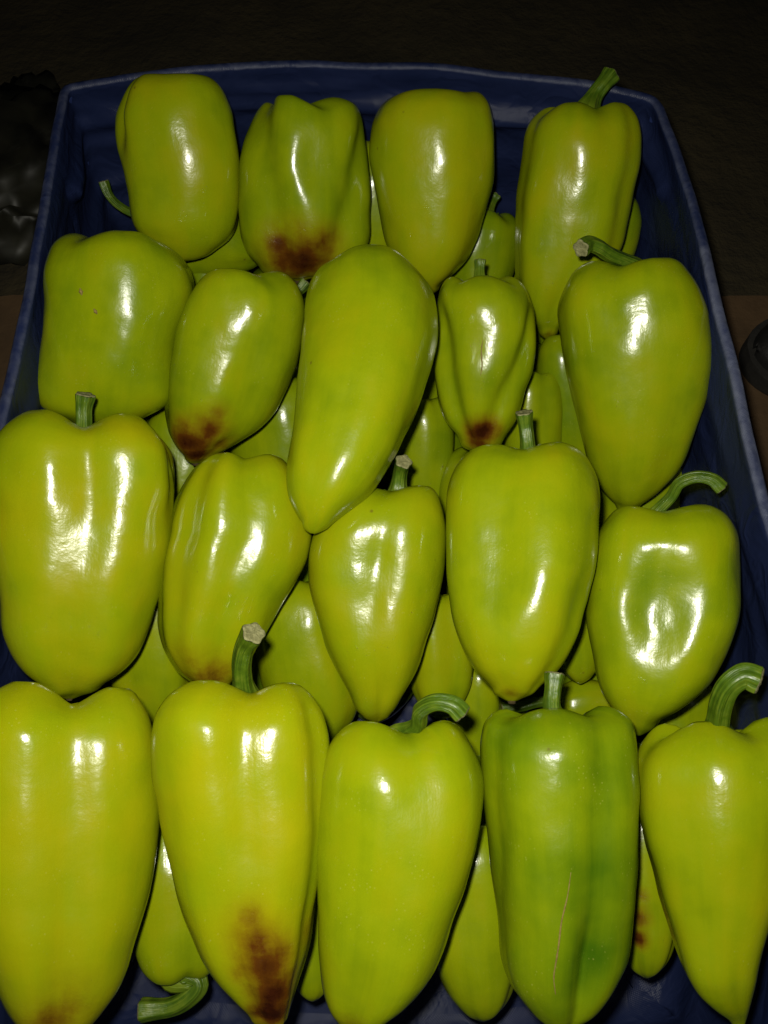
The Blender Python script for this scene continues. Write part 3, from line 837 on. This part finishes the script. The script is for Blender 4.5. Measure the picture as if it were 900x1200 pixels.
pep(grooves=[(78, 0.06, 18, -0.2, 0.35)], row='D', drop=-0.004, top=(470, 843), tip=(426, 1214), g=0.36, lobes=3, th0=30, la=0.055, sh=0.24, rot=[(415, 1205, 22, 0.4)],
    scan=[(849, 418, 520), (857, 402, 536), (870, 389, 549), (890, 380, 560), (920, 375, 567), (950, 374, 566), (985, 373, 560), (1030, 374, 546), (1065, 375, 533), (1100, 377, 521), (1130, 380, 507), (1165, 387, 479), (1188, 398, 453)],
    stem=dict(px=[(489, 850, 0.010), (493, 833, 0.020), (510, 823, 0.026), (530, 826, 0.028), (541, 836, 0.028)], w=19),
    label='tapering pepper with a thick stem curling over like a hook to the side')
pep(fz=[(0, 0), (0.02, 0.50), (0.05, 0.76), (0.09, 0.92), (0.14, 0.985), (0.28, 0.968), (0.45, 0.985), (0.6, 0.955), (0.75, 0.875), (0.87, 0.71), (0.955, 0.46), (1, 0)], row='D', drop=0.000, top=(652, 831), tip=(656, 1207), g=0.58, lobes=4, th0=100, la=0.06, sh=0.16, dents=[(0.78, 66, 0.24, 0.15, 13)], grooves=[(58, 0.07, 15, -0.2, 0.7)], res=(70, 96),
    scan=[(833, 592, 702), (839, 574, 724), (850, 566, 738), (875, 563, 743), (920, 565, 745), (960, 568, 744), (1000, 573, 743), (1040, 578, 741), (1080, 584, 737), (1120, 592, 727), (1150, 602, 713), (1180, 622, 694), (1196, 638, 676)],
    stem=dict(px=[(647, 828, 0.0), (648, 810, 0.0), (650, 790, -0.002)], w=20), green=[(690, 1070, 45, 0.30), (682, 1130, 36, 0.26), (705, 1000, 50, 0.20), (715, 920, 45, 0.16), (600, 880, 40, 0.10)],
    marks=[dict(px=[(669, 1022), (665, 1050), (658, 1080), (655, 1105), (652, 1125), (649, 1145), (651, 1165)], w=0.00045)],
    label='greenest pepper of the heap with a thin dry scar line and a creased side')
pep(grooves=[(120, 0.05, 16, -0.2, 0.5), (52, 0.05, 16, -0.2, 0.6)], row='D', blunt=False, drop=-0.004, top=(838, 847), tip=(866, 1202), g=0.34, lobes=4, th0=100, la=0.07, sh=0.26,
    scan=[(852, 778, 900), (860, 763, 914), (872, 753, 925), (895, 748, 933), (930, 750, 935), (970, 756, 930), (1010, 765, 919), (1050, 775, 905), (1090, 787, 892), (1120, 796, 885), (1150, 810, 880), (1175, 832, 877), (1190, 852, 874)],
    stem=dict(px=[(842, 845, 0.008), (846, 822, 0.018), (855, 803, 0.024), (872, 792, 0.026), (888, 797, 0.028)], w=26),
    label='conical pepper with a sharp tip and the stoutest bent stem, near the right wall')
# ---- lower layer, seen in the gaps
TIPW = [(0.05, 0.66), (0.14, 0.9), (0.3, 1.0), (0.5, 1.0), (0.7, 0.92), (0.85, 0.72), (0.95, 0.42)]
low = dict(res=(44, 56))
pep(row='A', drop=0.055, base=(172, 252), end=(310, 300), w=112, g=0.5, stem=dict(px=[(156, 250, 0.006), (138, 240, 0.014), (127, 228, 0.02), (121, 213, 0.024)], w=10),
    label='hidden pepper behind the bent one, only its thin curved stem showing', **low)
pep(row='A', drop=0.080, dphi=-8, base=(250, 215), end=(232, 380), w=95, g=0.55, stem=None,
    label='shaded pepper deep between the bent pepper and the slanting one', **low)
pep(row='A', drop=0.058, base=(440, 156), end=(428, 330), w=96, g=0.42, stem=None,
    label='shaded pepper showing as a strip between the deeply lobed and the smooth far peppers', **low)
pep(row='A', drop=0.062, base=(572, 240), end=(548, 385), w=92, g=0.55, stem=dict(px=[(577, 236, 0.0), (581, 229, 0.0)], w=11),
    label='darker pepper sunk between two far peppers with a tiny pale stem end', **low)
pep(row='A', drop=0.054, base=(706, 215), end=(684, 370), w=100, g=0.5, stem=None,
    label='sliver of pepper showing behind the far right corner pepper', **low)
pep(row='B', drop=0.074, base=(330, 355), end=(200, 478), w=88, g=0.48, stem=dict(px=[(350, 340, 0.004), (358, 331, 0.004)], w=13),
    label='buried pepper under the slanting one, green stem stub at its upper side', **low)
pep(row='B', drop=0.076, dphi=-6, base=(215, 470), end=(205, 660), w=100, g=0.48, stem=None,
    label='shaded pepper in the gap below the slanting rotten tipped pepper', **low)
pep(row='B', drop=0.070, base=(318, 440), end=(345, 620), w=118, g=0.46, stem=None, tpl=TIPW,
    label='shaded pepper between the slanting pepper and the longest smooth one', **low)
pep(row='B', drop=0.064, base=(497, 460), end=(492, 640), w=72, g=0.5, stem=None, tpl=TIPW,
    label='narrow shaded pepper right of the longest smooth pepper', **low)
pep(row='B', drop=0.076, dphi=-8, base=(566, 520), end=(548, 690), w=92, g=0.44, stem=None,
    label='pepper tucked under the small ridged one, its round shoulder just showing', **low)
pep(row='B', drop=0.066, base=(630, 430), end=(618, 600), w=66, g=0.44, stem=None, tpl=TIPW,
    label='narrow pepper standing behind a short straight stem, right of the ridged one', **low)
pep(row='B', drop=0.078, base=(668, 385), end=(690, 560), w=92, g=0.5, stem=None, tpl=TIPW,
    label='shaded pepper squeezed behind the big tapering pepper by the right wall', **low)
pep(row='B', drop=0.058, dphi=-6, base=(756, 520), end=(750, 690), w=104, g=0.44, stem=None, tpl=TIPW,
    label='pepper below the big tapering tip, behind the thin arching stem', **low)
pep(row='C', drop=0.068, base=(168, 650), end=(186, 850), w=104, g=0.34, stem=None, tpl=TIPW,
    label='rounded tip of a lower pepper between the two shiny ridges and the notched top', **low)
pep(row='C', drop=0.062, base=(350, 672), end=(378, 872), w=124, g=0.34, stem=None, tpl=TIPW,
    label='broad lower pepper with two bright glints, right of the dark ribbed stem', **low)
pep(row='C', drop=0.058, base=(514, 690), end=(516, 842), w=78, g=0.34, stem=None, tpl=TIPW,
    label='blunt lower pepper with one glint, above the hook shaped stem', **low)
pep(row='C', drop=0.084, base=(556, 770), end=(556, 910), w=66, g=0.42, stem=None, tpl=TIPW,
    label='small shaded pepper just behind the greenest pepper, under the plump smooth one', **low)
pep(row='C', drop=0.060, base=(672, 660), end=(680, 800), w=62, g=0.36, stem=None, tpl=TIPW,
    label='narrow lower pepper with one glint between the plump and the hollow dented ones', **low)
pep(row='C', drop=0.086, base=(652, 826), end=(745, 818), w=54, g=0.40, stem=dict(px=[(634, 822, 0.004), (612, 827, 0.006), (590, 832, 0.006)], w=13),
    label='shaded pepper crosswise below the narrow one with the glint', **low)
pep(row='C', drop=0.062, base=(804, 790), end=(796, 930), w=72, g=0.40, stem=None, tpl=TIPW,
    label='lower pepper showing beside the base of the stoutest bent stem', **low)
pep(row='D', drop=0.066, base=(212, 1152), end=(200, 930), w=112, g=0.36,
    stem=dict(px=[(232, 1152, 0.004), (222, 1168, 0.006), (200, 1180, 0.006), (166, 1184, 0.006)], w=22),
    label='upside down lower pepper with its curved stem pointing at the near wall', **low)
pep(row='D', drop=0.074, base=(368, 1010), end=(366, 1172), w=66, g=0.40, stem=None, tpl=TIPW,
    label='sliver of lower pepper between the rot streaked and the hook stemmed peppers', **low)
pep(row='D', drop=0.064, base=(548, 960), end=(566, 1194), w=112, g=0.40, stem=None, tpl=TIPW,
    label='blunt lower pepper beside the greenest one, with a single bright streak', **low)
pep(row='D', drop=0.066, base=(752, 930), end=(758, 1144), w=88, g=0.40, stem=None, tpl=TIPW, lobes=4, th0=100, la=0.16, rot=[(748, 1075, 14, 0.7), (748, 1100, 12, 0.8), (751, 1050, 10, 0.5)],
    label='two-lobed lower pepper with a brown stained crease, beside the conical one', **low)

# ---- third layer: what the heap rests on, dim glimpses between the others
k3 = 0
for row, y0, xs, y1, dr in (('A', 255, (215, 330, 450, 570, 690), 400, 0.140), ('B', 380, (120, 250, 380, 500, 620, 740), 580, 0.140),
                            ('C', 600, (60, 190, 320, 450, 580, 700, 800), 840, 0.128), ('D', 860, (60, 190, 320, 450, 580, 700, 815), 1110, 0.128)):
    for x in xs:
        k3 += 1
        pep(row=row, drop=dr, dphi=(-24 if row in 'AB' else -8 if row == 'C' else 0), base=(x + (k3 * 37) % 17 - 8, y0 + (k3 * 53) % 24 - 12), end=(x + (k3 * 29) % 31 - 15, y1),
            w={'A': 104, 'B': 120, 'C': 126, 'D': 128}[row], g=0.5 + 0.05 * (k3 % 4), stem=None, tpl=TIPW, res=(30, 40), fit=True,  # darker, greener skin puts the shade of the gaps into the colour
            label='dim pepper at the bottom of the heap, almost covered by the peppers above')
for s in SPECS:
    make_pepper(s)

# ------------------------------------------------------------------ around the crate
def slab(name, x0, x1, y0, y1, z0, z1, mat, jag=0.0):
    vs, fs = [], []
    nx = 60
    for z in (z0, z1):
        for (ya, f) in ((y0, 0), (y1, 1)):
            for i in range(nx + 1):
                x = x0 + (x1 - x0) * i / nx
                vs.append((x, ya + (jag * noise.noise(Vector((x * 30, ya * 9, 1.0))) if f else 0), z))
    n = nx + 1
    for i in range(nx):
        fs += [(i, i + n, i + n + 1, i + 1), (2*n + i, 2*n + i + 1, 3*n + i + 1, 3*n + i), (i, i + 1, 2*n + i + 1, 2*n + i), (n + i, 3*n + i, 3*n + i + 1, n + i + 1)]
    fs += [(0, 2*n, 3*n, n), (nx, n + nx, 3*n + nx, 2*n + nx)]
    o = mesh_obj(name, vs, fs, mat, smooth=False, origin=np.array([(x0 + x1) / 2, (y0 + y1) / 2, z0]))
    return o
far_edge = at_z(15, 348, BASE + 0.003)[1]
bd = slab('brown_board', -0.62, 0.66, -0.55, far_edge, BASE - 0.0045, BASE + 0.0028, M['board'], 0.004)
tag(bd, 'flat brown board lying on the soil under the crate', 'board')

# black shoe whose toe reaches into the picture by the right side of the crate
def make_shoe():
    toe = at_z(881, 415, BASE + 0.02)
    root = bpy.data.objects.new('shoe', None); C.objects.link(root)
    root.location = (toe[0] + 0.13, toe[1], BASE + 0.003)
    tag(root, 'dark rounded shoe toe on the brown board right of the crate', 'shoe')
    o = np.array(root.location)
    Ls, ns, nt = 0.27, 28, 24
    def ring(u):                                   # half width and height along the shoe, toe at u = 0
        wdt = 0.047 * (1 - (1 - min(u / 0.30, 1)) ** 2.2) ** 0.5 * (1 - 0.18 * math.exp(-((u - 0.62) / 0.16) ** 2)) * (1 - max(0, (u - 0.9) / 0.1) ** 2 * 0.45)
        hgt = 0.030 + 0.030 * min(1, u / 0.2) ** 0.6 + 0.05 * max(0, (u - 0.3) / 0.5) ** 1.2 if u < 0.8 else 0.11
        return max(wdt, 0.004), hgt
    vs = []
    for i in range(ns):
        u = (i / (ns - 1)) ** 1.5
        wd, hg = ring(u)
        for j in range(nt):
            t = math.pi * j / (nt - 1)
            vs.append((toe[0] + u * Ls, toe[1] + wd * 0.96 * math.cos(t), BASE + 0.021 + (hg - 0.021) * math.sin(t) ** 0.7))
    vs += [(toe[0] + 0.0005, toe[1], BASE + 0.021 + 0.012)]
    fs = grid_faces(ns, nt, wrap=False) + [(ns * nt, j + 1, j) for j in range(nt - 1)]
    fs.append(tuple((ns - 1) * nt + j for j in range(nt)))
    mesh_obj('upper', vs, fs, M['rubber'], root, origin=o)
    vs, fs = [], []
    m = 22
    out = [(ring((i / m) ** 1.7)[0] + 0.004, (i / m) ** 1.7) for i in range(m + 1)]
    outline = [(toe[0] - 0.004 + u * (Ls + 0.006), toe[1] + w_) for w_, u in out] + [(toe[0] - 0.004 + u * (Ls + 0.006), toe[1] - w_) for w_, u in reversed(out)]
    n = len(outline)
    for z, k in ((0.0029, 0.97), (0.006, 1.0), (0.021, 1.0), (0.0235, 0.97)):
        for x, y in outline:
            vs.append((x, toe[1] + (y - toe[1]) * k, BASE + z))
    fs = grid_faces(4, n) + [tuple(range(n)), tuple(range(4 * n - 1, 3 * n - 1, -1))]
    mesh_obj('sole', vs, fs, M['sole'], root, smooth=False, origin=o)
make_shoe()

# crumpled plastic film left of the crate
def lump(name, c, rx, ry, rz, mat, seed, rough, sub=4):
    bm = bmesh.new()
    bmesh.ops.create_icosphere(bm, subdivisions=sub, radius=1.0)
    vs = []
    for v in bm.verts:
        p = v.co.copy()
        q = p * 1.6 + Vector((seed, seed * 2.3, 0))
        d = 1 + rough * (1 - 2.4 * abs(noise.noise(q))) + rough * 0.6 * (1 - 2.2 * abs(noise.noise(q * 2.3)))
        z = p.z * d * rz
        vs.append((c[0] + p.x * d * rx, c[1] + p.y * d * ry, c[2] + max(z, -rz * 0.25)))
    fs = [tuple(v.index for v in f.verts) for f in bm.faces]
    bm.free()
    return mesh_obj(name, vs, fs, mat, smooth=True, origin=np.array([c[0], c[1], c[2] - rz * 0.25]))
pb = at_z(14, 185, BASE + 0.02)
bag = lump('plastic_film', (pb[0] - 0.02, pb[1], BASE + 0.0), 0.075, 0.085, 0.026, M['film'], 3.1, 0.42, 4)
tag(bag, 'crumpled dull grey plastic film lying on the soil left of the crate', 'plastic film')
pb = at_z(30, 135, BASE + 0.02)
bag = lump('plastic_film', (pb[0] - 0.01, pb[1] + 0.02, BASE - 0.008), 0.045, 0.05, 0.012, M['film'], 8.4, 0.5, 4)
tag(bag, 'smaller scrap of crumpled plastic film behind the larger one', 'plastic film')
